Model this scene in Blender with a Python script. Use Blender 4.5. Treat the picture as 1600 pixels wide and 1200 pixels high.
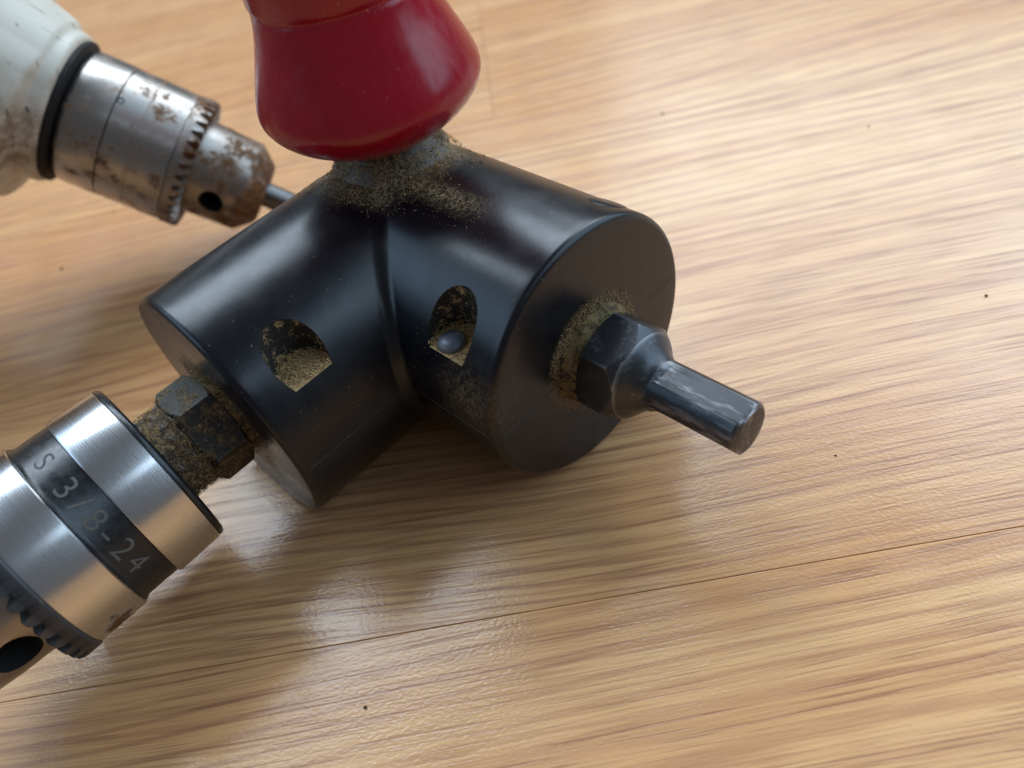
import bpy, bmesh, math, random
from mathutils import Vector, Matrix, noise

random.seed(7)
scene = bpy.context.scene
for o in list(bpy.data.objects):
    bpy.data.objects.remove(o, do_unlink=True)
MM = 0.001
V = Vector

# ------------------------------------------------------------------ camera
CAM = V((0.01158983, -0.13807617, 0.1262439))
CRT = V((0.96185043, -0.19794054, -0.18884729))
CUP = V((0.27357587, 0.6959283, 0.66395786))
CFW = V((0.0, 0.69029222, -0.72353069))
cd = bpy.data.cameras.new('camera')
cam = bpy.data.objects.new('camera', cd)
scene.collection.objects.link(cam)
cam.matrix_world = Matrix(((CRT.x, CUP.x, -CFW.x, CAM.x), (CRT.y, CUP.y, -CFW.y, CAM.y),
                           (CRT.z, CUP.z, -CFW.z, CAM.z), (0, 0, 0, 1)))
cd.sensor_width = 36.0
cd.lens = 28.125
cd.clip_start = 0.005
cd.clip_end = 50
cd.dof.use_dof = True
cd.dof.focus_distance = 0.137
cd.dof.aperture_fstop = 13.5
scene.camera = cam

# ------------------------------------------------------------------ light
w = bpy.data.worlds.new('World')
scene.world = w
w.use_nodes = True
bg = w.node_tree.nodes['Background']
bg.inputs[0].default_value = (0.86, 0.92, 1.0, 1)
bg.inputs[1].default_value = 0.13

def area_lamp(name, az, el, dist, sx, sy, power, col):
    """a rectangular window or fill light, az clockwise from +y, aimed at the table"""
    ld = bpy.data.lights.new(name, 'AREA')
    ld.shape = 'RECTANGLE'
    ld.size = sx
    ld.size_y = sy
    ld.energy = power
    ld.color = col
    lo = bpy.data.objects.new(name, ld)
    a, e = math.radians(az), math.radians(el)
    d = V((math.sin(a) * math.cos(e), math.cos(a) * math.cos(e), math.sin(e)))
    lo.location = d * dist
    lo.rotation_euler = d.to_track_quat('Z', 'Y').to_euler()
    scene.collection.objects.link(lo)
    return lo

area_lamp('window_light', -17, 50, 2.0, 1.55, 0.95, 39, (0.72, 0.86, 1.0))
area_lamp('back_window_light', 34, 39, 2.2, 1.35, 1.05, 24, (0.76, 0.88, 1.0))
area_lamp('side_window_light', 86, 34, 2.2, 2.7, 2.1, 46, (0.56, 0.78, 1.0))
area_lamp('far_window_light', -80, 34, 2.4, 2.0, 1.1, 15, (0.46, 0.71, 1.0))
area_lamp('rear_fill_light', 146, 48, 2.4, 1.0, 0.35, 2.2, (0.62, 0.81, 1.0))  # added fill behind the camera, lifts the chuck's grey and its bright line

vs = scene.view_settings
vs.view_transform = 'Standard'
vs.look = 'None'
vs.exposure = 0.0
vs.gamma = 1.0
vs.use_curve_mapping = False
scene.render.engine = 'CYCLES'
scene.cycles.max_bounces = 8

# ------------------------------------------------------------------ helpers
def link(o):
    scene.collection.objects.link(o)
    return o

def mesh_obj(name, bm, mats, parent=None, smooth=35.0):
    me = bpy.data.meshes.new(name)
    bm.normal_update()
    if smooth:
        lim = math.radians(smooth)
        for f in bm.faces:
            f.smooth = True
        for e in bm.edges:
            if len(e.link_faces) == 2:
                e.smooth = e.calc_face_angle(0) < lim
            else:
                e.smooth = False
    bm.to_mesh(me)
    bm.free()
    if not isinstance(mats, (list, tuple)):
        mats = [mats]
    for m in mats:
        me.materials.append(m)
    o = link(bpy.data.objects.new(name, me))
    if parent is not None:
        o.parent = parent
        o.matrix_parent_inverse = parent.matrix_world.inverted()
    return o

def empty(name, loc, label, cat):
    o = link(bpy.data.objects.new(name, None))
    o.location = loc
    o.empty_display_size = 0.01
    o.matrix_world = Matrix.Translation(loc)
    o['label'] = label
    o['category'] = cat
    return o

class Frame:
    def __init__(s, P, a, ref=V((0, 0, 1))):
        s.P, s.a = V(P), V(a).normalized()
        s.e1 = (V(ref) - s.a * V(ref).dot(s.a)).normalized()
        s.e2 = s.a.cross(s.e1)
        s.ts = 1.0
    def at(s, t, r, ang):          # mm
        return s.P + (s.a * t * s.ts + (s.e1 * math.cos(ang) + s.e2 * math.sin(ang)) * r) * MM

def lathe(bm, F, prof, n=96, rfun=None, tfun=None, closed=False):
    rings = []
    for (t, r) in prof:
        if r < 1e-4:
            rings.append([bm.verts.new(F.at(t, 0, 0))])
        else:
            rg = []
            for k in range(n):
                a = 2 * math.pi * k / n
                rr = r if rfun is None else rfun(t, r, a)
                tt = t if tfun is None else tfun(t, r, a)
                rg.append(bm.verts.new(F.at(tt, rr, a)))
            rings.append(rg)
    pairs = list(zip(rings, rings[1:]))
    if closed:
        pairs.append((rings[-1], rings[0]))
    for A, B in pairs:
        for k in range(n):
            k2 = (k + 1) % n
            if len(A) == 1 and len(B) == 1:
                continue
            if len(A) == 1:
                bm.faces.new((A[0], B[k2], B[k]))
            elif len(B) == 1:
                bm.faces.new((A[k], A[k2], B[0]))
            else:
                bm.faces.new((A[k], A[k2], B[k2], B[k]))
    bmesh.ops.recalc_face_normals(bm, faces=bm.faces[:])
    return bm

def lathe_obj(name, F, prof, mat, parent, n=96, smooth=35.0, rfun=None, tfun=None):
    bm = bmesh.new()
    lathe(bm, F, prof, n, rfun, tfun)
    return mesh_obj(name, bm, mat, parent, smooth)

def apply_mods(o, smooth=35.0):
    dg = bpy.context.evaluated_depsgraph_get()
    me = bpy.data.meshes.new_from_object(o.evaluated_get(dg))
    o.modifiers.clear()
    o.data = me
    bm = bmesh.new()
    bm.from_mesh(me)
    lim = math.radians(smooth)
    for f in bm.faces:
        f.smooth = True
    for e in bm.edges:
        e.smooth = len(e.link_faces) == 2 and e.calc_face_angle(0) < lim
    bm.to_mesh(me)
    bm.free()

def cut(o, cutters, bevel=0.0, smooth=35.0):
    for c in cutters:
        m = o.modifiers.new('cut', 'BOOLEAN')
        m.operation = 'DIFFERENCE'
        m.solver = 'EXACT'
        m.object = c
    if bevel:
        b = o.modifiers.new('bev', 'BEVEL')
        b.width = bevel
        b.segments = 3
        b.limit_method = 'ANGLE'
        b.angle_limit = math.radians(38)
        b.use_clamp_overlap = True
    bpy.context.view_layer.update()
    apply_mods(o, smooth)
    for c in cutters:
        bpy.data.objects.remove(c, do_unlink=True)

# ------------------------------------------------------------------ materials
class NT:
    def __init__(s, name):
        s.m = bpy.data.materials.new(name)
        s.m.use_nodes = True
        s.t = s.m.node_tree
        s.b = s.t.nodes['Principled BSDF']
        s.co = s.t.nodes.new('ShaderNodeTexCoord').outputs['Object']
    def n(s, typ, **kw):
        nd = s.t.nodes.new(typ)
        for k, v in kw.items():
            setattr(nd, k, v)
        return nd
    def put(s, sock, v):
        if hasattr(v, 'is_output'):
            s.t.links.new(v, sock)
        elif isinstance(v, (tuple, list)) and len(v) == 3 and sock.type == 'RGBA':
            sock.default_value = (*v, 1)
        else:
            sock.default_value = v
    def math(s, op, a, b=0.0, c=None, clamp=False):
        nd = s.n('ShaderNodeMath', operation=op, use_clamp=clamp)
        s.put(nd.inputs[0], a)
        s.put(nd.inputs[1], b)
        if c is not None:
            s.put(nd.inputs[2], c)
        return nd.outputs[0]
    def mapping(s, vec, scale=(1, 1, 1), loc=(0, 0, 0), rot=(0, 0, 0)):
        nd = s.n('ShaderNodeMapping')
        s.put(nd.inputs['Vector'], vec)
        s.put(nd.inputs['Location'], loc)
        s.put(nd.inputs['Rotation'], rot)
        s.put(nd.inputs['Scale'], scale)
        return nd.outputs[0]
    def noise(s, vec, scale=1.0, detail=3.0, rough=0.55, dist=0.0):
        nd = s.n('ShaderNodeTexNoise')
        s.put(nd.inputs['Vector'], vec)
        nd.inputs['Scale'].default_value = scale
        nd.inputs['Detail'].default_value = detail
        nd.inputs['Roughness'].default_value = rough
        nd.inputs['Distortion'].default_value = dist
        return nd.outputs[0]
    def range(s, v, a, b, c=0.0, d=1.0, smooth=True):
        nd = s.n('ShaderNodeMapRange', interpolation_type='SMOOTHSTEP' if smooth else 'LINEAR')
        s.put(nd.inputs[0], v)
        for i, q in enumerate((a, b, c, d)):
            s.put(nd.inputs[1 + i], q)
        return nd.outputs[0]
    def mix(s, f, a, b):
        nd = s.n('ShaderNodeMix', data_type='RGBA')
        s.put(nd.inputs[0], f)
        s.put(nd.inputs[6], a)
        s.put(nd.inputs[7], b)
        return nd.outputs[2]
    def add(s, *vs):
        r = vs[0]
        for v in vs[1:]:
            r = s.math('ADD', r, v)
        return r
    def bump(s, h, strength=0.3, dist=0.001, normal=None):
        nd = s.n('ShaderNodeBump')
        nd.inputs['Strength'].default_value = strength
        nd.inputs['Distance'].default_value = dist
        s.put(nd.inputs['Height'], h)
        if normal is not None:
            s.put(nd.inputs['Normal'], normal)
        return nd.outputs[0]
    def set(s, **kw):
        for k, v in kw.items():
            s.put(s.b.inputs[k.replace('_', ' ')], v)
        return s.m

def dot_axis(N, P, a):
    """coordinate along axis a from P, in mm"""
    sub = N.n('ShaderNodeVectorMath', operation='SUBTRACT')
    N.put(sub.inputs[0], N.co)
    sub.inputs[1].default_value = P
    d = N.n('ShaderNodeVectorMath', operation='DOT_PRODUCT')
    N.t.links.new(sub.outputs[0], d.inputs[0])
    d.inputs[1].default_value = V(a) * 1000
    return d.outputs['Value']

def dist_to(N, P, flat=False):
    """distance to point P in mm; flat = only x and y count"""
    sub = N.n('ShaderNodeVectorMath', operation='SUBTRACT')
    N.put(sub.inputs[0], N.co)
    sub.inputs[1].default_value = P
    mul = N.n('ShaderNodeVectorMath', operation='MULTIPLY')
    N.t.links.new(sub.outputs[0], mul.inputs[0])
    mul.inputs[1].default_value = (1000, 1000, 0 if flat else 1000)
    ln = N.n('ShaderNodeVectorMath', operation='LENGTH')
    N.t.links.new(mul.outputs[0], ln.inputs[0])
    return ln.outputs['Value']

def mat_wood():
    N = NT('laminate_wood')
    at = N.n('ShaderNodeAttribute', attribute_type='GEOMETRY', attribute_name='shift')
    rnd = at.outputs['Fac']
    off = N.n('ShaderNodeCombineXYZ')
    N.put(off.inputs[0], N.math('MULTIPLY', rnd, 7.3))
    N.put(off.inputs[1], N.math('MULTIPLY', rnd, 3.1))
    ad = N.n('ShaderNodeVectorMath', operation='ADD')
    N.put(ad.inputs[0], N.mapping(N.n('ShaderNodeNewGeometry').outputs['Position'], (1, 1, 1), (0, 0, 0), (0, 0, -GA)))
    N.t.links.new(off.outputs[0], ad.inputs[1])
    P = ad.outputs[0]
    # wavy grain: bend the across coordinate a little
    bend = N.noise(N.mapping(P, (5, 14, 1)), 1.0, 1.0, 0.5)
    sep = N.n('ShaderNodeSeparateXYZ')
    N.put(sep.inputs[0], P)
    y2 = N.math('ADD', sep.outputs[1], N.math('MULTIPLY', N.math('SUBTRACT', bend, 0.5), 0.016))
    cmb = N.n('ShaderNodeCombineXYZ')
    N.put(cmb.inputs[0], sep.outputs[0])
    N.put(cmb.inputs[1], y2)
    Q = cmb.outputs[0]
    # cathedral figure: contour lines of a long stretched noise
    fig = N.noise(N.mapping(Q, (3.2, 17, 1)), 1.0, 1.0, 0.4)
    fan = N.math('ADD', N.math('MULTIPLY', fig, 78.0), N.math('MULTIPLY', y2, 1250.0))
    ring = N.range(N.math('SINE', fan), 0.35, 1.0)
    fine = N.noise(N.mapping(Q, (4.5, 520, 1), (5, 2, 0)), 1.0, 2.0, 0.6)
    broad = N.noise(N.mapping(Q, (4, 38, 1), (1, 5, 0)), 1.0, 2.0, 0.55)
    ringmask = N.range(N.noise(N.mapping(Q, (6, 60, 1), (7, 2, 0)), 1.0, 1.0), 0.40, 0.64)
    pore = N.noise(N.mapping(Q, (46, 1900, 1), (2, 9, 0)), 1.0, 1.0, 0.5)
    pore2 = N.noise(N.mapping(Q, (85, 3600, 1), (8, 3, 0)), 1.0, 0.0, 0.5)
    pores = N.math('MULTIPLY', N.range(pore, 0.52, 0.66), N.math('ADD', N.math('MULTIPLY', N.range(fine, 0.36, 0.62), 0.75), 0.25))
    pores2 = N.range(pore2, 0.50, 0.72)
    col = N.mix(N.range(broad, 0.32, 0.68), (0.78, 0.448, 0.205), (0.69, 0.345, 0.145))
    col = N.mix(N.math('MULTIPLY', N.range(fine, 0.44, 0.62), 0.52), col, (0.50, 0.225, 0.105))
    col = N.mix(N.math('MULTIPLY', N.math('MULTIPLY', ring, N.math('ADD', N.math('MULTIPLY', ringmask, 0.65), 0.35)), 0.62), col, (0.42, 0.175, 0.088))
    col = N.mix(N.math('MULTIPLY', pores, 0.66), col, (0.29, 0.115, 0.052))
    col = N.mix(N.math('MULTIPLY', pores2, 0.38), col, (0.36, 0.17, 0.08))
    hv = N.math('ADD', N.math('MULTIPLY', rnd, 0.05), 0.975)
    hs = N.n('ShaderNodeHueSaturation')
    N.put(hs.inputs['Value'], hv)
    N.put(hs.inputs['Color'], col)
    # scuffs that change the gloss, and the embossed skin of the laminate
    scuff = N.noise(N.mapping(P, (60, 60, 1)), 1.0, 2.0, 0.6)
    rough = N.math('ADD', N.range(scuff, 0.3, 0.7, 0.17, 0.25), N.math('MULTIPLY', pores, 0.05))
    skin = N.noise(N.mapping(P, (1150, 1700, 1)), 1.0, 1.0, 0.55)
    h = N.add(N.math('MULTIPLY', pores, -0.35), N.math('MULTIPLY', skin, 1.0))
    nrm = N.bump(h, 0.30, 0.00016)
    return N.set(Base_Color=hs.outputs[0], Roughness=rough, Normal=nrm, IOR=1.5)

JH = V((0, 0, 0.025))
AL = V((-0.82277973, -0.56836038, 0))
AR = V((0.56836038, -0.82277973, 0))
HB = V((0.0013, 0.0022, 0.050))        # handle base

def mat_plastic():
    N = NT('black_plastic')
    P = N.co
    fine = N.noise(P, 900, 3.0, 0.6)
    mott = N.noise(P, 140, 4.0, 0.6)
    grit = N.noise(P, 2600, 2.0, 0.6)
    # brushed hairline scratches, slanted
    scr = N.noise(N.mapping(P, (2500, 260, 900), (0, 0, 0), (0.4, 0.2, 0.5)), 1.0, 2.0, 0.5)
    # packed sawdust round the handle foot and along the crest of the input barrel
    dh = dist_to(N, HB, True)
    z = N.n('ShaderNodeSeparateXYZ')
    N.put(z.inputs[0], P)
    zt = z.outputs[2]
    m1 = N.math('MULTIPLY', N.range(dh, 11.5, 17.5, 1.0, 0.0), N.range(zt, 0.043, 0.0475))
    uR = dot_axis(N, JH, AL)
    tR = dot_axis(N, JH, AR)
    m2 = N.math('MULTIPLY', N.range(N.math('ABSOLUTE', N.math('SUBTRACT', uR, 2.2)), 0.0, 4.0, 1.0, 0.0),
                N.math('MULTIPLY', N.range(tR, 8, 13), N.range(tR, 20, 33, 1.0, 0.0)))
    m2 = N.math('MULTIPLY', m2, N.range(zt, 0.044, 0.048))
    # film in the valley under the screw pockets
    m3 = N.math('MULTIPLY', N.range(dist_to(N, V((0.0045, -0.0475, 0.031))), 1.0, 10.0, 1.0, 0.0), 0.34)
    m4 = N.math('MULTIPLY', N.range(dist_to(N, JH + AL * 0.0496), 9.0, 17.0, 1.0, 0.0), 0.5)
    m5 = N.math('MULTIPLY', N.range(dist_to(N, JH + AR * 0.0477), 9.6, 12.6, 1.0, 0.0), 0.8)
    m = m1
    for q in (m2, m3, m4, m5):
        m = N.math('MAXIMUM', m, q)
    spots = N.math('ADD', N.math('MULTIPLY', grit, 0.55), N.math('MULTIPLY', fine, 0.45))
    spots = N.range(spots, 0.44, 0.60)
    dust = N.math('MULTIPLY', m, N.math('ADD', N.math('MULTIPLY', spots, 0.85), 0.15))
    haze = N.math('MULTIPLY', N.range(mott, 0.45, 0.75), 0.015)
    flecks = N.math('MULTIPLY', N.range(N.noise(P, 1500, 1.0, 0.5), 0.74, 0.80), 0.30)
    dust = N.math('MAXIMUM', dust, N.math('MAXIMUM', haze, flecks))
    col = N.mix(dust, (0.0035, 0.0042, 0.0070), (0.30, 0.21, 0.11))
    rough = N.add(N.range(mott, 0.3, 0.7, 0.26, 0.33), N.math('MULTIPLY', dust, 0.45))
    h = N.add(N.math('MULTIPLY', scr, 0.35), N.math('MULTIPLY', fine, 0.25), N.math('MULTIPLY', dust, 0.8))
    nrm = N.bump(h, 0.20, 0.00008)
    return N.set(Base_Color=col, Roughness=rough, Normal=nrm, IOR=1.48)

def mat_dusty(name='packed_sawdust', dark=(0.035, 0.026, 0.016), light=(0.46, 0.31, 0.145), lo=0.36, hi=0.52):
    N = NT(name)
    n1 = N.noise(N.co, 520, 4.0, 0.65)
    n2 = N.noise(N.co, 3000, 2.0, 0.6)
    f = N.add(N.math('MULTIPLY', n1, 0.7), N.math('MULTIPLY', n2, 0.3))
    col = N.mix(N.range(f, lo, hi), dark, light)
    return N.set(Base_Color=col, Roughness=0.9, Normal=N.bump(f, 0.6, 0.0004))

def mat_pocket():
    # pocket walls are black with a film of dust, pocket floors are full of it
    N = NT('dusty_pocket')
    n1 = N.noise(N.co, 480, 4.0, 0.65)
    n2 = N.noise(N.co, 2600, 2.0, 0.6)
    f = N.add(N.math('MULTIPLY', n1, 0.65), N.math('MULTIPLY', n2, 0.35))
    z = N.n('ShaderNodeSeparateXYZ')
    N.put(z.inputs[0], N.n('ShaderNodeNewGeometry').outputs['Normal'])
    flat = N.range(z.outputs[2], 0.5, 0.9)
    k = N.math('ADD', N.math('MULTIPLY', flat, 0.33), f)
    col = N.mix(N.range(k, 0.50, 0.66), (0.012, 0.010, 0.008), (0.42, 0.28, 0.125))
    return N.set(Base_Color=col, Roughness=0.85, Normal=N.bump(f, 0.6, 0.0005))

def mat_red():
    N = NT('red_lacquer')
    n1 = N.noise(N.co, 90, 4.0, 0.6)
    sc = N.noise(N.mapping(N.co, (900, 900, 200)), 1.0, 3.0, 0.6)
    col = N.mix(N.range(n1, 0.3, 0.7), (0.34, 0.004, 0.016), (0.29, 0.0035, 0.014))
    flecks = N.range(N.noise(N.co, 1100, 1.0, 0.5), 0.76, 0.80)
    col = N.mix(N.math('MULTIPLY', flecks, 0.35), col, (0.5, 0.35, 0.2))
    rough = N.range(sc, 0.3, 0.75, 0.17, 0.32)
    return N.set(Base_Color=col, Roughness=rough, Normal=N.bump(sc, 0.05, 0.0002), IOR=1.5)

def axis_vec(N, F):
    c = N.n('ShaderNodeCombineXYZ')
    for k in range(3):
        c.inputs[k].default_value = F.a[k]
    return c.outputs[0]

def mat_steel(name, F, rust=0.0, base=(0.56, 0.56, 0.57), rough=0.26, rustgrad=None, spot=None):
    """turned steel: brushed round the axis of frame F, with rust spots"""
    N = NT(name)
    t = dot_axis(N, F.P, F.a)
    turn = N.n('ShaderNodeTexNoise', noise_dimensions='1D')
    N.put(turn.inputs['W'], t)
    turn.inputs['Scale'].default_value = 9.0
    turn.inputs['Detail'].default_value = 4.0
    blot = N.noise(N.co, 160, 5.0, 0.65)
    pit = N.noise(N.co, 1100, 3.0, 0.6)
    lvl = N.math('ADD', N.math('MULTIPLY', blot, 0.75), N.math('MULTIPLY', pit, 0.25))
    if rustgrad is not None:
        lvl = N.math('ADD', lvl, N.range(t, rustgrad[0], rustgrad[1], 0.0, rustgrad[2], False))
    if spot is not None:
        lvl = N.math('ADD', lvl, N.range(dist_to(N, spot[0]), 0.0, spot[1], 0.34, 0.0, False))
    e = 0.70 - 0.30 * rust
    rm = N.range(lvl, e, e + 0.11)
    stain = N.math('MULTIPLY', N.range(lvl, e - 0.18, e + 0.05), 0.55 * min(1, rust + .1))
    col = N.mix(stain, base, (0.30, 0.22, 0.16))
    col = N.mix(rm, col, N.mix(N.range(pit, 0.35, 0.65), (0.050, 0.024, 0.012), (0.21, 0.095, 0.032)))
    met = N.math('SUBTRACT', 1.0, N.math('MULTIPLY', rm, 0.9))
    ro = N.add(N.range(turn.outputs[0], 0.3, 0.7, rough - 0.05, rough + 0.06), N.math('MULTIPLY', rm, 0.5),
               N.math('MULTIPLY', stain, 0.25))
    h = N.add(N.math('MULTIPLY', turn.outputs[0], 0.5), N.math('MULTIPLY', rm, 0.7 ), N.math('MULTIPLY', pit, 0.12 + 0.3 * rust))
    return N.set(Base_Color=col, Metallic=met, Roughness=ro, Normal=N.bump(h, 0.16, 0.00010), Anisotropic=0.80 if rust < 0.3 else 0.4, Tangent=axis_vec(N, F))

def mat_blued(name, dirt=0.3, base=(0.040, 0.042, 0.047), metal=0.85, rough=0.36, wear=0.3, along=None):
    """blackened steel with worn bright spots and brown dirt"""
    N = NT(name)
    co = N.co
    if along is not None:       # wear drawn out along the shaft
        d = N.n('ShaderNodeVectorMath', operation='SCALE')
        d.inputs[0].default_value = V(along) * -0.00082
        N.put(d.inputs['Scale'], dot_axis(N, V((0, 0, 0)), along))
        ad = N.n('ShaderNodeVectorMath', operation='ADD')
        N.put(ad.inputs[0], N.co)
        N.t.links.new(d.outputs[0], ad.inputs[1])
        co = ad.outputs[0]
    blot = N.noise(co, 420 if along is not None else 330, 5.0, 0.65)
    pit = N.noise(co, 1500, 3.0, 0.6)
    lvl = N.math('ADD', N.math('MULTIPLY', blot, 0.65), N.math('MULTIPLY', pit, 0.35))
    pn = N.n('ShaderNodeNewGeometry').outputs['Pointiness']
    wr = N.math('MAXIMUM', N.math('MULTIPLY', N.range(lvl, 0.47 if along is not None else 0.54, 0.62), wear), N.math('MULTIPLY', N.range(pn, 0.52, 0.575), min(0.9, wear * 3.4)))
    dm = N.range(N.noise(N.mapping(N.co, (1, 1, 1), (0.3, 0.1, 0.7)), 420, 5.0, 0.7), 0.66 - 0.26 * dirt, 0.78 - 0.22 * dirt)
    dm = N.math('MULTIPLY', dm, min(1.0, 0.35 + dirt))
    col = N.mix(wr, base, (0.34, 0.34, 0.35))
    col = N.mix(dm, col, N.mix(N.range(pit, 0.35, 0.65), (0.055, 0.036, 0.020), (0.26, 0.18, 0.085)))
    met = N.math('MULTIPLY', N.math('SUBTRACT', 1.0, dm), metal)
    ro = N.add(N.range(lvl, 0.3, 0.7, rough - 0.06, rough + 0.10), N.math('MULTIPLY', dm, 0.4))
    return N.set(Base_Color=col, Metallic=met, Roughness=ro,
                 Normal=N.bump(N.add(N.math('MULTIPLY', pit, 0.4), N.math('MULTIPLY', dm, 0.8)), 0.25, 0.00015))

def mat_plain(name, col, rough=0.5, metal=0.0, nz=0.15, scale=400):
    N = NT(name)
    n1 = N.noise(N.co, scale, 4.0, 0.6)
    c2 = tuple(c * (1 - nz * 2) for c in col)
    return N.set(Base_Color=N.mix(n1, col, c2), Roughness=N.range(n1, 0.3, 0.7, rough - .05, rough + .08), Metallic=metal,
                 Normal=N.bump(n1, 0.1, 0.0002))

def mat_paint(F):
    N = NT('chipped_white_paint')
    n1 = N.noise(N.co, 55, 5.0, 0.65)
    ch = N.noise(N.mapping(N.co, (420, 420, 130), (0, 0, 0), (0.5, 0.3, 0.2)), 1.0, 4.0, 0.65)
    sc = N.noise(N.mapping(N.co, (160, 900, 160), (0, 0, 0), (0.2, 0.7, 0.9)), 1.0, 2.0, 0.5)
    z = N.n('ShaderNodeSeparateXYZ')
    N.put(z.inputs[0], N.co)
    grime = N.range(n1, 0.50, 0.72)
    spot = N.range(dist_to(N, F.at(-8, 24, math.radians(85))), 5.0, 17.0, 1.0, 0.0)  # brown shade of the neck and shoulder, painted into the colour
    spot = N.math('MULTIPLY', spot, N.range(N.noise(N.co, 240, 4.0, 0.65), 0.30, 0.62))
    grime = N.math('MAXIMUM', N.math('MULTIPLY', grime, 0.45), N.math('MULTIPLY', spot, 0.85))  # noise grime together with the painted shoulder shade
    chips = N.math('MAXIMUM', N.range(ch, 0.63, 0.66), N.math('MULTIPLY', N.range(sc, 0.69, 0.72), 0.8))
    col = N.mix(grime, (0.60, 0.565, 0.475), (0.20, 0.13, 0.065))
    col = N.mix(chips, col, (0.13, 0.13, 0.13))
    return N.set(Base_Color=col, Roughness=N.range(n1, 0.3, 0.7, 0.38, 0.55), Normal=N.bump(chips, 0.2, 0.0002))

# ------------------------------------------------------------------ floor
GA = math.radians(-6.6)
M_wood = mat_wood()
bm = bmesh.new()
bmesh.ops.create_cube(bm, size=1.0)
bmesh.ops.scale(bm, vec=(1.9, 1.72, 0.01), verts=bm.verts)
bmesh.ops.translate(bm, vec=(0.1, 0.30, -0.0146), verts=bm.verts)
floor = mesh_obj('floor', bm, mat_plain('underlay', (0.05, 0.035, 0.02), 0.9), None, 0)
floor['kind'] = 'structure'
floor['label'] = 'light brown laminate wood floor with fine grain'

gx, gy = V((math.cos(GA), math.sin(GA), 0)), V((-math.sin(GA), math.cos(GA), 0))
def plank_mesh(L, W, Tk=0.008, bev=0.00010):
    bm = bmesh.new()
    bmesh.ops.create_cube(bm, size=1.0)
    bmesh.ops.scale(bm, vec=(L, W, Tk), verts=bm.verts)
    bmesh.ops.translate(bm, vec=(0, 0, -Tk / 2), verts=bm.verts)
    top = [e for e in bm.edges if all(v.co.z > -1e-6 for v in e.verts)]
    bmesh.ops.bevel(bm, geom=top, offset=bev, segments=2, affect='EDGES', profile=0.6)
    return bm
seam0 = V((0.02287, -0.07298, 0))      # a point on the near joint
rowW = 0.1697
GAP = 0.00009
plank_me = None
def plank(row, x0, x1, dz, shift=0.0):
    """row 0 lies just beyond the near joint; x along the grain from seam0"""
    L, W = x1 - x0 - GAP, rowW - GAP
    o = mesh_obj('floor_plank', plank_mesh(L, W), M_wood, None, 0)
    c = seam0 + gx * ((x0 + x1) / 2) + gy * ((row + 0.5) * rowW)
    o.matrix_world = Matrix.Translation((c.x, c.y, dz)) @ Matrix.Rotation(GA, 4, 'Z')
    o.parent = floor
    at = o.data.attributes.new('shift', 'FLOAT', 'POINT')
    at.data.foreach_set('value', [shift] * len(o.data.vertices))
    return o
plank(-3, -0.62, 0.58, -0.00002, 0.31)
plank(-2, -0.40, 0.80, -0.00004, 0.77)
plank(-1, -0.52, 0.70, -0.00006, 0.52)
plank(0, -0.60, 0.62, 0.0)
end_x = (V((0.0293, 0.097, 0)) - seam0).dot(gx)
plank(1, end_x - 0.80, end_x, -0.00001, 0.13)
plank(1, end_x, end_x + 0.80, -0.00003)
plank(2, -0.66, 0.54, 0.0, 0.05)
plank(3, -0.72, -0.12, -0.00003, 0.4)
plank(3, -0.12, 0.66, 0.0, 0.9)
plank(4, -0.62, 0.58, -0.00002)
plank(5, -0.66, 0.64, 0.0)

# ------------------------------------------------------------------ right angle attachment
R = 25.0
LL, LR = 49.58, 47.70
M_pl = mat_plastic()
M_pocket = mat_pocket()
M_sawdust = mat_dusty()
M_red = mat_red()
FL = Frame(JH, AL)
FR = Frame(JH, AR)

att = empty('right_angle_attachment', (0, 0, 0),
            'black plastic right angle drill attachment with red handle, chuck and steel drive shank', 'drill attachment')

def pt(t, u, z, side):
    """side L or R; t along its axis, u to the front, z up (mm from the junction)"""
    a, l = (AL, AR) if side == 'L' else (AR, AL)
    return JH + (a * t + l * u + V((0, 0, z))) * MM

def housing():
    bm = bmesh.new()
    n = 144
    fil = [(0, 0), (0.10, 0.38), (0.38, 0.80), (0.80, 1.10), (1.4, 1.4 - 0.02)]   # rounded rim
    mit = []
    for k in range(n):
        a = 2 * math.pi * k / n
        u, z = R * math.cos(a), R * math.sin(a)
        mit.append(bm.verts.new(pt(u, u, z, 'L')))
    for side, L in (('L', LL), ('R', LR)):
        prev = mit
        prof = []
        prof.append((0.0, R, True))
        for q in range(1, 30):
            prof.append((q / 30.0, R, True))
        rf = 1.3
        for q in range(7):
            a = math.pi / 2 * q / 6
            prof.append((L - rf + rf * math.sin(a), R - rf + rf * math.cos(a), False))
        prof += [(L, R * 0.8, False), (L, R * 0.5, False)]
        for (t, rr, frac) in prof:
            ring = []
            for k in range(n):
                a = 2 * math.pi * k / n
                u, z = rr * math.cos(a), rr * math.sin(a)
                tt = (R * math.cos(a) + 2.4) * (1 - t) + (L - 1.3) * t if frac else t
                ring.append(bm.verts.new(pt(tt, u, z, side)))
            for k in range(n):
                k2 = (k + 1) % n
                bm.faces.new((prev[k], prev[k2], ring[k2], ring[k]))
            prev = ring
        c = bm.verts.new(pt(L, 0, 0, side))
        for k in range(n):
            bm.faces.new((prev[k], prev[(k + 1) % n], c))
    bmesh.ops.recalc_face_normals(bm, faces=bm.faces[:])
    return mesh_obj('housing', bm, [M_pl, M_pocket], att, 40)

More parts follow.
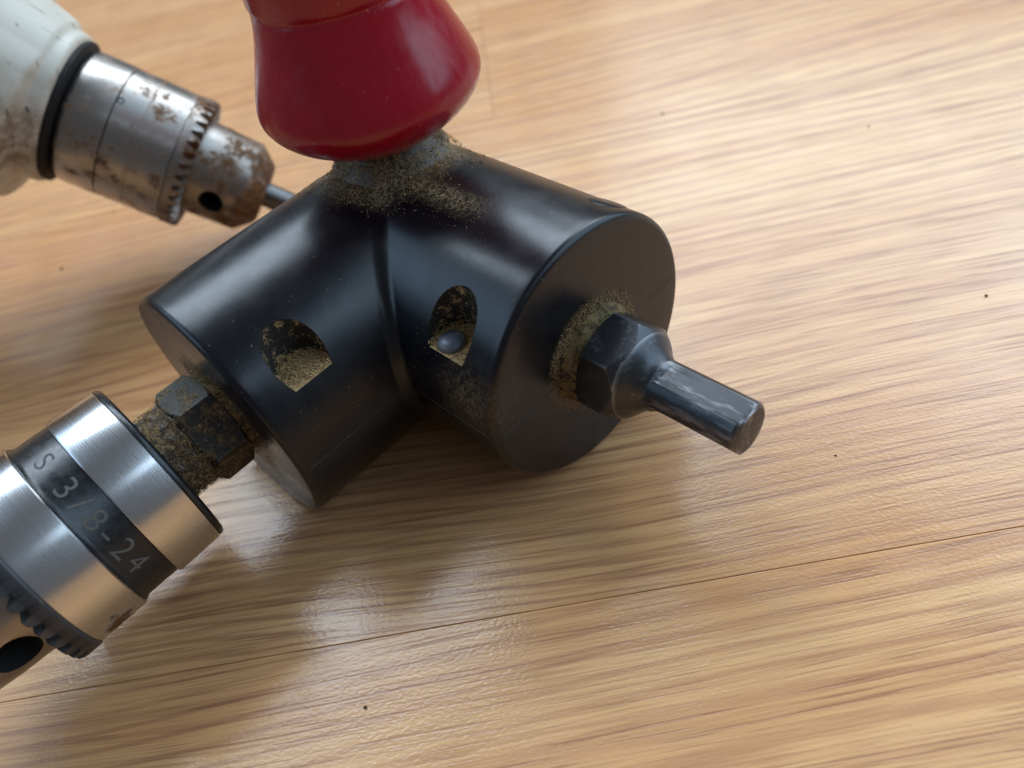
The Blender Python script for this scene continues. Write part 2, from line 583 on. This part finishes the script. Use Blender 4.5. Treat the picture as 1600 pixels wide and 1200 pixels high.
house = housing()
def well(side, t, u, rad, z0, z1=40, squash=1.0):
    bm = bmesh.new()
    n = 40
    bot, top = [], []
    for k in range(n):
        a = 2 * math.pi * k / n
        bot.append(bm.verts.new(pt(t + rad * math.cos(a), u + rad * squash * math.sin(a), z0, side)))
        top.append(bm.verts.new(pt(t + rad * 1.03 * math.cos(a), u + rad * squash * 1.03 * math.sin(a), z1, side)))
    for k in range(n):
        bm.faces.new((bot[k], bot[(k + 1) % n], top[(k + 1) % n], top[k]))
    bm.faces.new(bot)
    bm.faces.new(top)
    bmesh.ops.recalc_face_normals(bm, faces=bm.faces[:])
    for f in bm.faces:
        f.material_index = 1
    return mesh_obj('cutter', bm, [M_pl, M_pocket], None, 0)
cut(house, [well('L', 38.6, 18.7, 4.8, 12.6), well('R', 36.2, 19.2, 5.0, 11.6)], 0.0, 32)
bm = bmesh.new()
bm.from_mesh(house.data)
for e in bm.edges:      # the valley between the barrels is a small fillet
    if all(abs(v.co.dot(AL) - v.co.dot(AR)) < 2e-6 for v in e.verts):
        e.smooth = True
bm.to_mesh(house.data)
bm.free()

# mould parting line, a fine raised flash at half height
def strip(name, pts, nrm, wd, parent, mat):
    bm = bmesh.new()
    prev = None
    for p, nn in zip(pts, nrm):
        up = V((0, 0, 1))
        q = [bm.verts.new(p + up * wd), bm.verts.new(p + nn * wd), bm.verts.new(p - up * wd), bm.verts.new(p - nn * wd)]
        if prev:
            for k in range(4):
                bm.faces.new((prev[k], prev[(k + 1) % 4], q[(k + 1) % 4], q[k]))
        else:
            bm.faces.new(q)
        prev = q
    bm.faces.new(prev)
    bmesh.ops.recalc_face_normals(bm, faces=bm.faces[:])
    return mesh_obj(name, bm, mat, parent, 0)
M_flash = mat_plain('parting_flash', (0.045, 0.033, 0.022), 0.7)
path = [(pt(LL - 0.4, R - .4, 0, 'L'), AR + AL), (pt(LL - 2, R, 0, 'L'), AR), (pt(R, R, 0, 'L'), AR + AL), (pt(LR - 2, R, 0, 'R'), AL), (pt(LR - 0.4, R - .4, 0, 'R'), AL + AR),
        (pt(LR, R - 2, 0, 'R'), AR), (pt(LR, -R + 2, 0, 'R'), AR), (pt(LR - .4, -R + .4, 0, 'R'), AR - AL), (pt(LR - 2, -R, 0, 'R'), -AL)]
strip('parting_line', [p for p, _ in path], [V(n).normalized() for _, n in path], 0.00009, house, M_flash)

# screw in the pocket of the input barrel
Fs = Frame(pt(35.0, 19.4, 11.2, 'R'), (0, 0, 1), AR)
M_screw = mat_blued('screw_steel', 0.35, (0.055, 0.065, 0.085), 0.3, 0.42, 0.12)
scr = lathe_obj('screw', Fs, [(0, 2.5), (0.9, 2.5), (1.35, 2.2), (1.65, 1.6), (1.78, 0.9), (1.8, 0)], M_screw, house, 32)

# small boss at the back rim
Fb = Frame(pt(LR - 6.0, -R * math.sin(0.62), R * math.cos(0.62), 'R'), (pt(0, -math.sin(0.62), math.cos(0.62), 'R') - JH), AR)
lathe_obj('boss', Fb, [(-1.6, 4.2), (-0.35, 4.0), (0.05, 3.2), (0.22, 1.8), (0.25, 0)], M_pl, house, 32)

# moulded seat under the handle, caked with dust
Fseat = Frame(V((HB.x, HB.y, 0)), (0, 0, 1), (1, 0, 0))
lathe_obj('handle_seat', Fseat, [(44, 0), (44, 12.0), (49.2, 11.6), (50.2, 10.8), (51.4, 9.7), (52.6, 8.9), (53.6, 8.3), (54.1, 7.6), (54.1, 0)], M_pl, house, 96, 50,
          lambda t, r, a: r + (0.35 * noise.noise(V((math.cos(a) * 4, math.sin(a) * 4, t * .5))) if r > 1 else 0))

# handle with its foot
Fh = Frame(V((HB.x, HB.y, 0)), (0.32 / 45, 0.13 / 45, 1), (1, 0, 0))
hp = [(46.0, 0), (46.0, 6.3), (52.9, 6.3), (53.1, 7.4), (54.2, 9.6), (55.4, 11.8), (56.7, 13.9), (58.1, 16.0), (59.5, 17.8), (61.0, 19.2), (62.4, 20.0), (63.8, 20.35),
      (66.0, 19.9), (69.0, 18.75), (72.5, 17.3), (75.5, 16.1), (78.0, 15.3), (79.4, 14.95), (80.0, 14.85), (80.3, 14.65), (80.6, 14.55), (81.0, 14.65), (81.3, 14.85), (82.0, 14.95), (86, 14.6),
      (95, 14.8), (106, 16.2), (116, 17.2), (126, 17.2), (135, 16.2), (142, 14.2), (146.5, 11), (148.8, 7), (149.5, 3), (149.6, 0)]
def smooth_prof(prof, sub=3):
    out = []
    for i in range(len(prof) - 1):
        p0 = prof[max(i - 1, 0)]
        p1, p2 = prof[i], prof[i + 1]
        p3 = prof[min(i + 2, len(prof) - 1)]
        for s in range(sub):
            x = s / sub
            out.append(tuple(0.5 * (2 * b + (c - a) * x + (2 * a - 5 * b + 4 * c - d) * x * x + (3 * b - a - 3 * c + d) * x ** 3)
                             for a, b, c, d in zip(p0, p1, p2, p3)))
    out.append(prof[-1])
    return out
hp2 = hp[:3] + smooth_prof(hp[3:18]) [:-1] + hp[17:24] + smooth_prof(hp[24:])[1:]
hp2 = [(t, max(r, 0)) for t, r in hp2]
handle = lathe_obj('handle', Fh, hp2, M_red, att, 128, 40)
handle['label'] = 'glossy dark red handle with rounded foot'

# ---- input shank: hexagon collar, cone, shank with three flats
M_hex = mat_blued('blued_steel', 0.22, (0.075, 0.077, 0.084), 0.9, 0.36, 0.22)
M_shank = mat_blued('worn_shank_steel', 0.16, (0.050, 0.050, 0.053), 0.9, 0.40, 0.55, AR)
M_grime = mat_dusty('grease_and_dust', (0.022, 0.018, 0.009), (0.20, 0.135, 0.052), 0.38, 0.58)
ROT_R = math.radians(44)
def hex_r(rc, a, rot):
    """radius of a hexagon of corner radius rc at angle a"""
    w_ = (a - rot + math.pi / 6) % (math.pi / 3) - math.pi / 6
    return rc * math.cos(math.pi / 6) / math.cos(math.pi / 6 - abs(w_))
def hex_obj(name, F, t0, t1, rc, rot, mat, parent, cham0=1.0, cham1=1.0):
    n = 144
    rb = rc * math.cos(math.pi / 6)
    bm = bmesh.new()
    # chamfered by turning: radius clipped by a cone at both ends
    ts = [t0, t0 + 0.001] + [t0 + (t1 - t0) * q / 44 for q in range(1, 44)] + [t1 - 0.001, t1]
    rings = []
    for t in ts:
        lim = min(rb * 0.985 + (t - t0) * (rc - rb * 0.985) / cham0 if cham0 else 99, rb * 0.985 + (t1 - t) * (rc - rb * 0.985) / cham1 if cham1 else 99)
        rings.append([bm.verts.new(F.at(t, min(hex_r(rc, 2 * math.pi * k / n, rot), lim), 2 * math.pi * k / n)) for k in range(n)])
    for A, B in zip(rings, rings[1:]):
        for k in range(n):
            bm.faces.new((A[k], A[(k + 1) % n], B[(k + 1) % n], B[k]))
    bm.faces.new(rings[0])
    bm.faces.new(rings[-1])
    bmesh.ops.recalc_face_normals(bm, faces=bm.faces[:])
    return mesh_obj(name, bm, mat, parent, 20)
shank_r = 4.75
drive = hex_obj('drive_shank', FR, 50.6, 58.4, 9.5, ROT_R, M_hex, att, 0.7, 2.0)
drive['label'] = 'blackened steel hexagon with three flat shank'
lathe_obj('collar', FR, [(47.2, 0), (47.2, 9.6), (48.4, 9.4), (49.4, 8.9), (50.7, 8.5), (50.7, 0)], M_grime, drive, 96, 60, lambda t, r, a: r + (0.45 * noise.noise(V((math.cos(a) * 7, math.sin(a) * 7, t))) if r > 1 else 0))
lathe_obj('cone', FR, [(58.2, 0), (58.2, 8.14), (58.5, 8.0), (59.1, 7.45), (59.7, 6.8), (60.2, 6.2), (60.7, 5.7), (61.2, 5.3), (61.8, 4.95), (62.4, shank_r), (62.45, shank_r), (62.45, 0)], M_hex, drive, 72, 50)
def flat_r(t, r, a):
    if t < 62.35 or r < 3.0:
        return r
    k = min(1.0, (t - 62.35) / 1.2)
    w_ = (a - FLAT_ROT + math.pi / 3) % (2 * math.pi / 3) - math.pi / 3
    fr = 4.02 / math.cos(w_) if abs(w_) < 1.2 else 99
    fr = min(r, fr)
    return r + (fr - r) * k
FLAT_ROT = math.radians(2)
lathe_obj('shank', FR, [(61.4, 0), (61.4, shank_r), (62.35, shank_r)] + [(62.35 + 1.2 * q / 6, shank_r) for q in range(1, 7)] + [(70, shank_r), (78.3, shank_r), (78.85, shank_r - 0.25), (79.2, shank_r - 0.75), (79.3, 3.2), (79.3, 0)], M_shank, drive, 144, 22, flat_r)

# ---- output spindle: hexagon and threaded neck, caked with dust
M_cake = mat_blued('caked_steel', 0.75, (0.035, 0.033, 0.030), 0.5, 0.5, 0.1)
spin = hex_obj('output_spindle', FL, 50.6, 58.4, 10.1, math.radians(35), M_cake, att, 0.8, 1.2)
lathe_obj('collar', FL, [(48.9, 0), (48.9, 8.6), (50.8, 8.6), (50.8, 0)], M_grime, spin, 64)
M_cake2 = mat_blued('dusty_thread', 0.95, (0.06, 0.045, 0.03), 0.35, 0.6, 0.2)
tp = [(58.2, 0), (58.2, 8.2)]
t = 58.4
while t < 64.2:
    tp += [(t, 8.2), (t + 0.28, 8.26), (t + 0.56, 8.2)]
    t += 0.75
tp += [(64.6, 8.2), (64.6, 0)]
lathe_obj('thread', FL, tp, M_cake2, spin, 96, 50, lambda t, r, a: r + (0.7 * noise.noise(V((math.cos(a) * 5, math.sin(a) * 5, t))) if r > 1 else 0))

# ------------------------------------------------------------------ chucks
def gear(name, F, t0, t1, r, teeth, depth, mat, parent, rin, slope=1.6):
    n = teeth * 8
    bm = bmesh.new()
    sec = []
    for k in range(n):
        ph = (k % 8)
        a = 2 * math.pi * k / n
        hi = ph in (0, 1, 2)
        mid = ph in (3, 7)
        tt = t1 if hi else (t1 - depth * 0.45 if mid else t1 - depth)
        pts = [(t0, rin), (t0, r - 0.35), (t0 + 0.35, r), (t1 - depth - 0.15, r), (tt, r - (0.25 if hi else 0.0)), (tt + (0.35 if hi else 0.2), r - slope), (t1 - 0.2, rin + 0.15), (t1 - 0.2, rin)]
        sec.append([bm.verts.new(F.at(q[0], q[1], a)) for q in pts])
    m = len(sec[0])
    for k in range(n):
        A, B = sec[k], sec[(k + 1) % n]
        for j in range(m):
            j2 = (j + 1) % m
            bm.faces.new((A[j], A[j2], B[j2], B[j]))
    bmesh.ops.recalc_face_normals(bm, faces=bm.faces[:])
    return mesh_obj(name, bm, mat, parent, 28)

def radial_cutter(F, t, ang, rad, r0, r1, mats):
    c = F.at(t, 0, 0)
    d = (F.e1 * math.cos(ang) + F.e2 * math.sin(ang))
    G = Frame(c, d, F.a)
    bm = bmesh.new()
    lathe(bm, G, [(r0, 0), (r0, rad), (r1, rad), (r1, 0)], 36)
    for f in bm.faces:
        f.material_index = 1
    return mesh_obj('cutter', bm, mats, None, 0)

# chuck on the attachment
M_st = mat_steel('polished_steel', FL, 0.02, (0.70, 0.70, 0.71), 0.27)
M_st2 = mat_steel('polished_steel_rust_spot', FL, 0.05, (0.70, 0.70, 0.71), 0.27, None, (V((-0.0622, -0.0622, 0.0165)), 7.5))
M_blk = mat_plain('black_oxide', (0.011, 0.012, 0.014), 0.27, 0.0, 0.1, 700)
M_gear = mat_blued('dirty_black_gear', 0.30, (0.020, 0.020, 0.021), 0.5, 0.42, 0.06)
M_nose = mat_steel('brown_nose_steel', FL, 0.5, (0.36, 0.33, 0.30), 0.34)
M_dark = mat_plain('dark_bore', (0.012, 0.009, 0.007), 0.8)
chuck = lathe_obj('chuck', FL, [(64.1, 0), (64.1, 9), (66, 15), (74.2, 15.2), (74.2, 12), (80, 12), (80.5, 15), (89, 15.5), (92, 10), (92, 0)], M_dark, att, 64)
chuck['label'] = 'shiny steel drill chuck with black lettered band'
lathe_obj('end_plate', FL, [(64.0, 6), (63.75, 8.6), (63.75, 15.9), (63.95, 16.35), (64.35, 16.6), (64.85, 16.65), (64.9, 6)], M_blk, chuck, 128)
lathe_obj('sleeve', FL, [(64.92, 14), (64.92, 16.55), (65.1, 16.75), (73.3, 17.0), (73.65, 16.8), (73.7, 14)], M_st, chuck, 160)
bandp = [(73.72, 14), (73.72, 16.35), (74.1, 16.45), (79.7, 16.5), (80.15, 16.75), (80.45, 17.0), (80.6, 17.0), (80.62, 14)]
band = lathe_obj('black_band', FL, bandp, M_blk, chuck, 160)
lathe_obj('sleeve', FL, [(80.64, 14), (80.64, 17.15), (80.85, 17.35), (89.4, 17.45), (89.7, 17.25), (89.72, 14)], M_st2, chuck, 160)
gear('gear_ring', FL, 89.74, 93.6, 17.75, 34, 1.7, M_gear, chuck, 11.5)
nose = lathe_obj('nose', FL, [(91, 0), (91, 13.6), (93, 13.5), (101, 13.2), (107, 12.6), (108.5, 11.6), (113, 7.6), (113.5, 6.8), (113.5, 0)], [M_nose, M_dark], chuck, 96)
cut(nose, [radial_cutter(FL, 98.2, math.radians(-97.8 + 120 * k), 3.6, 4, 20, [M_nose, M_dark]) for k in range(3)], 0.0003)
for k in range(3):
    a = math.radians(40 + 120 * k)
    G = Frame(FL.at(110, 3.0, a), FL.a, FL.e1 * math.cos(a) + FL.e2 * math.sin(a))
    hex_obj('jaw', G, 0, 8, 2.6, 0, M_nose, chuck, 0.3, 2.0)

# engraved lettering on the band
M_eng = mat_plain('engraved_letters', (0.15, 0.14, 0.125), 0.85, 0.0, 0.2, 1500)
def glyphs(items, t_mid, rad, size, name, parent, mat, thin=-0.004):
    bm = bmesh.new()
    dg = None
    for ch, phi, sx in items:
        cu = bpy.data.curves.new('g', 'FONT')
        cu.body = ch
        cu.align_x = 'CENTER'
        cu.size = 1.0
        cu.offset = thin
        cu.resolution_u = 6
        ob = link(bpy.data.objects.new('g', cu))
        bpy.context.view_layer.update()
        dg = bpy.context.evaluated_depsgraph_get()
        me = bpy.data.meshes.new_from_object(ob.evaluated_get(dg))
        b2 = bmesh.new()
        b2.from_mesh(me)
        bmesh.ops.triangulate(b2, faces=b2.faces[:])
        bmesh.ops.subdivide_edges(b2, edges=[e for e in b2.edges if e.calc_length() > 0.12], cuts=2, use_grid_fill=False)
        bmesh.ops.triangulate(b2, faces=b2.faces[:])
        vm = {}
        for v in b2.verts:
            x, y = v.co.x * size * sx, (v.co.y - 0.35) * size
            ph = math.radians(phi) + x / rad
            p = JH + (AL * (t_mid - y) + (V((0, 0, 1)) * math.cos(ph) + AR * math.sin(ph)) * (rad + 0.035)) * MM
            vm[v] = bm.verts.new(p)
        for f in b2.faces:
            bm.faces.new([vm[v] for v in f.verts])
        b2.free()
        bpy.data.objects.remove(ob, do_unlink=True)
        bpy.data.meshes.remove(me)
    return mesh_obj(name, bm, mat, parent, 60)
glyphs([('3', 29.5, 1.05), ('/', 41, 1.5), ('8', 52.5, 1.05), ('-', 63, 1.3), ('2', 75, 1.05), ('4', 88, 1.05)], 77.1, 16.475, 5.3, 'lettering', chuck, M_eng)
glyphs([('S', 7, 1.1)], 77.0, 16.475, 4.6, 'worn_mark', chuck, mat_plain('worn_letter', (0.025, 0.023, 0.02), 0.5))

# ------------------------------------------------------------------ drill behind
PA = V((-0.0775871, 0.0757574, 0.0439063))
A2 = V((0.75758615, -0.19122466, -0.62409643))
F2 = Frame(PA, A2)
F2.ts = 0.932
drill = empty('power_drill', (PA.x - 0.09, PA.y + 0.055, 0),
              'worn white power drill with rusty chuck, standing behind the black attachment', 'power drill')
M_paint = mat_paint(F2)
M_ring = mat_plain('black_rubber', (0.007, 0.006, 0.006), 0.75)
M_ch2 = mat_steel('rusty_chuck_steel', F2, 0.52, (0.43, 0.405, 0.38), 0.29, (0, 30, 0.05))
M_nose2 = mat_steel('rusty_nose_steel', F2, 0.62, (0.34, 0.315, 0.29), 0.38, (33, 50, 0.16))
M_gear2 = mat_steel('rusty_gear_steel', F2, 0.80, (0.34, 0.32, 0.30), 0.36)
M_dirtp = mat_plain('dusty_tan_plastic', (0.30, 0.235, 0.155), 0.6)

def hr(t, r, a):
    # a smooth cone above; towards the floor a neck, then a shoulder that steps out to the housing
    if not (-60 < t < -3.2) or r < 18:
        return r
    deg = math.degrees(a) % 360
    k = max(0.0, min(1.0, (deg - 22) / 75)) if deg < 200 else max(0.0, min(1.0, (330 - deg) / 75))
    d = -t - 3
    fade = max(0.0, min(1.0, (60 + t) / 28))
    neck = 19.6 + 0.10 * d
    main = r + 5.0 * k * fade
    s_ = max(0.0, min(1.0, (d - 3.2) / (0.8 + 4.0 * k)))
    s_ = s_ * s_ * (3 - 2 * s_)
    return neck + (main - neck) * s_
hprof = [(-2.4, 0), (-2.4, 18.7), (-2.9, 19.3), (-3.2, 19.5)]
for q in range(1, 31):
    d = q * 0.6
    hprof.append((-3 - d, 19.6 + 0.30 * d))
hprof += [(-24, 25.8), (-27, 26.6), (-32, 27.6), (-40, 28.8), (-55, 29.8), (-90, 30), (-118, 29), (-128, 25), (-133, 18), (-135, 8), (-135, 0)]
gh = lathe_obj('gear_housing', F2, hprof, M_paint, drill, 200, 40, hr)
lathe_obj('rubber_ring', F2, [(-2.45, 10), (-2.45, 18.3), (-2.0, 18.6), (-1.2, 18.6), (-0.6, 17.6), (-0.45, 10)], M_ring, drill, 96)
lathe_obj('spindle', F2, [(-1, 0), (-1, 9), (1, 9), (1, 0)], M_ring, drill, 48)
# grip reaching down to the floor
gd = (V((0, 0, -1)) - A2 * (-A2.z)).normalized()
gc = PA + A2 * (-0.100)
glen = (gc.z) / -gd.z
Fg = Frame(gc, gd, A2)
gl = glen * 1000 - 12.5
lathe_obj('grip', Fg, [(20, 0), (20, 19), (30, 18.5), (60, 18), (90, 18.5), (gl - 8, 21), (gl - 3, 22), (gl - 1, 21), (gl, 19), (gl, 0)], M_dirtp, drill, 64, 35,
          lambda t, r, a: r * (1 + 0.25 * math.cos(2 * a)))
lathe_obj('trigger', Frame(gc + A2 * 0.022 + gd * 0.036, gd, A2), [(0, 0), (0, 5), (3, 7), (18, 7), (22, 4), (22, 0)], M_ring, drill, 32)

ch2 = lathe_obj('chuck', F2, [(0.3, 0), (0.3, 13), (2, 15), (28, 15), (31, 11), (33, 0)], M_dark, drill, 64)
ch2['label'] = 'rust stained keyed chuck gripping a round bit'
lathe_obj('sleeve', F2, [(0.0, 10), (0.0, 15.6), (0.5, 16.6), (1.6, 17.25), (11.1, 17.45), (11.25, 17.2), (11.3, 14)], M_ch2, ch2, 160)
lathe_obj('sleeve', F2, [(11.4, 14), (11.4, 17.15), (11.55, 17.3), (18.2, 17.3), (18.35, 17.55), (18.75, 17.55), (18.9, 17.35), (28.2, 17.4), (28.4, 17.2), (28.4, 14)], M_ch2, ch2, 160)
gear('gear_ring', F2, 28.45, 33.2, 17.6, 36, 2.6, M_gear2, ch2, 11.5, 2.2)
nose2 = lathe_obj('nose', F2, [(30, 0), (30, 12.9), (32, 12.85), (47.6, 12.4), (48.3, 12.1), (52.6, 8.6), (53.2, 7.6), (53.2, 3.6), (52, 3.3), (52, 0)], [M_nose2, M_dark], ch2, 96)
HOLE = math.radians(88)
cut(nose2, [radial_cutter(F2, 40.6, HOLE + math.radians(120 * k), 3.2, 4, 20, [M_nose2, M_dark]) for k in range(3)], 0.0003)
bl = (PA.z * 1000 - 2.75) / 0.6241 / 0.932
lathe_obj('drill_bit', F2, [(47, 0), (47, 3.4), (bl - 1, 3.4), (bl - 0.2, 2.9), (bl, 2.2), (bl, 0)], mat_steel('grey_bit_steel', F2, 0.35, (0.16, 0.16, 0.16), 0.42), drill, 48)
# dark spots on the chuck: index holes
for (t_, ad) in ((12.3, 26), (27.2, 4), (23.9, 97)):
    c_ = F2.at(t_, 17.32, math.radians(ad))
    d_ = F2.e1 * math.cos(math.radians(ad)) + F2.e2 * math.sin(math.radians(ad))
    lathe_obj('index_hole', Frame(c_, d_, F2.a), [(-0.6, 0), (-0.6, 0.85), (0.13, 0.85), (0.16, 0.7), (-0.1, 0.55), (-0.1, 0)], M_dark, ch2, 20)

# ------------------------------------------------------------------ sawdust
def surf_z(x, y):
    """upper surface of the housing over (x, y) in mm, or None"""
    p = V((x, y, 0)) * MM
    tl, tr = p.dot(AL) / MM, p.dot(AR) / MM
    u = tr if tl > tr else tl
    tt = tl if tl > tr else tr
    if abs(u) >= R or tt > (LL if tl > tr else LR):
        return None
    return 25 + math.sqrt(R * R - u * u)
def shard(bm, p, size, flat=None):
    d = V((random.gauss(0, 1), random.gauss(0, 1), random.gauss(0, .6))).normalized()
    s = d.orthogonal().normalized()
    q = d.cross(s)
    L = size * random.uniform(0.7, 2.6)
    wv = size * random.uniform(0.25, 0.55)
    vs_ = [bm.verts.new(p + d * L * .5), bm.verts.new(p - d * L * .5 + s * wv), bm.verts.new(p - d * L * .4 - s * wv * .5 + q * wv), bm.verts.new(p - d * L * .4 - s * wv * .5 - q * wv)]
    for tri in ((0, 1, 2), (0, 2, 3), (0, 3, 1), (1, 3, 2)):
        bm.faces.new([vs_[i] for i in tri])
M_chip = mat_dusty('sawdust_chips', (0.14, 0.088, 0.040), (0.48, 0.315, 0.145), 0.30, 0.62)
def dust_obj(name, pts, label):
    bm = bmesh.new()
    for p, s in pts:
        shard(bm, p, s)
    bmesh.ops.recalc_face_normals(bm, faces=bm.faces[:])
    o = mesh_obj(name, bm, M_chip, att, 0)
    o['kind'] = 'stuff'
    o['label'] = label
    return o
pts = []
while len(pts) < 5600:
    a = random.uniform(0, 2 * math.pi)
    rr = random.triangular(8.3, 20.5, 10.0)
    x, y = HB.x * 1000 + rr * math.cos(a), HB.y * 1000 + rr * math.sin(a)
    z = surf_z(x, y)
    if z is None or z < 44.5:
        continue
    nz = noise.noise(V((x * .35, y * .35, 3)))
    if random.random() > 0.55 + nz * 1.1 - max(0, rr - 14) * .09:
        continue
    seat = 53.4 - (rr - 8.4) * 1.4
    z = max(z, seat)
    heap = max(0, (13 - rr)) * 0.10 * random.random()
    pts.append((V((x, y, z + heap + .03)) * MM, (random.uniform(0.30, 0.55) if random.random() < .02 else random.uniform(0.08, 0.24)) * MM))
for k in range(900):          # trail along the crest of the input barrel
    t_, u_ = random.uniform(10, 34), random.gauss(2.5 , 2.4)
    if random.random() > (1 - (t_ - 10) / 26) or abs(u_) > 15:
        continue
    p = pt(t_, u_, math.sqrt(R * R - u_ * u_) + .03, 'R')
    pts.append((p, random.uniform(0.07, 0.20) * MM))
for k in range(420):          # loose flecks over both barrels
    side = random.choice('LR')
    t_ = random.uniform(24, 46)
    a = random.uniform(-0.1, 1.5)
    pts.append((pt(t_, R * math.cos(a), R * math.sin(a), side), random.uniform(0.05, 0.13) * MM))
dust_obj('sawdust', pts, 'pale sawdust packed round the foot of the red handle')
pts = []
for side, L, r0, r1, cnt in (('R', LR, 9.2, 12.2, 1900), ('L', LL, 8.5, 14.0, 1300)):
    k = 0
    while k < cnt:
        a = random.uniform(0, 2 * math.pi)
        rr = random.triangular(r0, r1, r0)
        up = math.sin(a)
        if random.random() > 0.35 + 0.65 * max(0, up + .3):
            continue
        pts.append((pt(L + random.uniform(0, 0.9) * (1 - (rr - r0) / (r1 - r0)), rr * math.cos(a), rr * math.sin(a), side), random.uniform(0.08, 0.24) * MM))
        k += 1
for k in range(2400):
    a = random.uniform(0, 2 * math.pi)
    t_ = random.uniform(50.8, 64) if k % 3 == 0 else random.uniform(58, 64)
    rr = (9.0 if t_ < 58.4 else 8.5) + random.uniform(0, .35)
    pts.append((FL.at(t_, rr, a), random.uniform(0.08, 0.26) * MM))
o = dust_obj('grime', pts, 'brown sawdust and grease caked round the shaft collars')
bm = None
pts = []
for side, t0, u0, z0, rad in (('L', 38.6, 18.7, 12.6, 4.8), ('R', 36.2, 19.2, 11.6, 5.0)):
    k = 0
    while k < 1100:
        a, rr = random.uniform(0, 6.283), rad * math.sqrt(random.random())
        t_, u_ = t0 + rr * math.cos(a), u0 + rr * math.sin(a)
        k += 1
        if u_ * u_ + z0 * z0 > R * R - 8:
            continue
        if side == 'R' and (t_ - 35.0) ** 2 + (u_ - 19.4) ** 2 < 5.6:
            continue
        heap = .9 * max(0, noise.noise(V((t_ * .5, u_ * .5, 1)))) + .8 * (rr / rad) ** 3
        pts.append((pt(t_, u_, z0 + heap, side), random.uniform(0.16, 0.42) * MM))
dust_obj('pocket_dust', pts, 'sawdust lying in the two screw pockets')

# ------------------------------------------------------------------ crumbs on the floor
M_crumb = mat_plain('dark_crumb', (0.07, 0.045, 0.028), 0.8)
crumbs = [((0.0761, 0.0715), 0.42, 'dark crumb on the bare floor right of the red handle'),
          ((0.1214, 0.0374), 0.30, 'dark crumb near the upper right corner of the floor'),
          ((0.1109, -0.0306), 0.36, 'dark crumb close to the right edge of the floor'),
          ((0.0651, -0.0576), 0.26, 'dark crumb on the floor below and right of the shank tip'),
          ((-0.1098, 0.0801), 0.50, 'dark crumb on the floor at far left below the drill housing'),
          ((-0.0972, 0.105), 0.40, 'dark crumb on the floor just under the rusty chuck'),
          ((-0.0262, -0.0794), 0.34, 'dark crumb on the floor at the bottom below the plank joint')]
for (x, y), s, lab in crumbs:
    bm = bmesh.new()
    bmesh.ops.create_icosphere(bm, subdivisions=2, radius=s * 0.8 * MM)
    for v in bm.verts:
        v.co *= 1 + 0.5 * noise.noise(v.co * 2600 + V((x, y, 0)) * 900)
        v.co.z = v.co.z * 0.7
    zmin = min(v.co.z for v in bm.verts)
    for v in bm.verts:
        v.co.z -= zmin
    c = mesh_obj('crumb', bm, M_crumb, None, 60)
    c.location = (x, y, 0)
    c['label'] = lab
    c['category'] = 'crumb'
    c['group'] = 'dark crumbs on the floor'
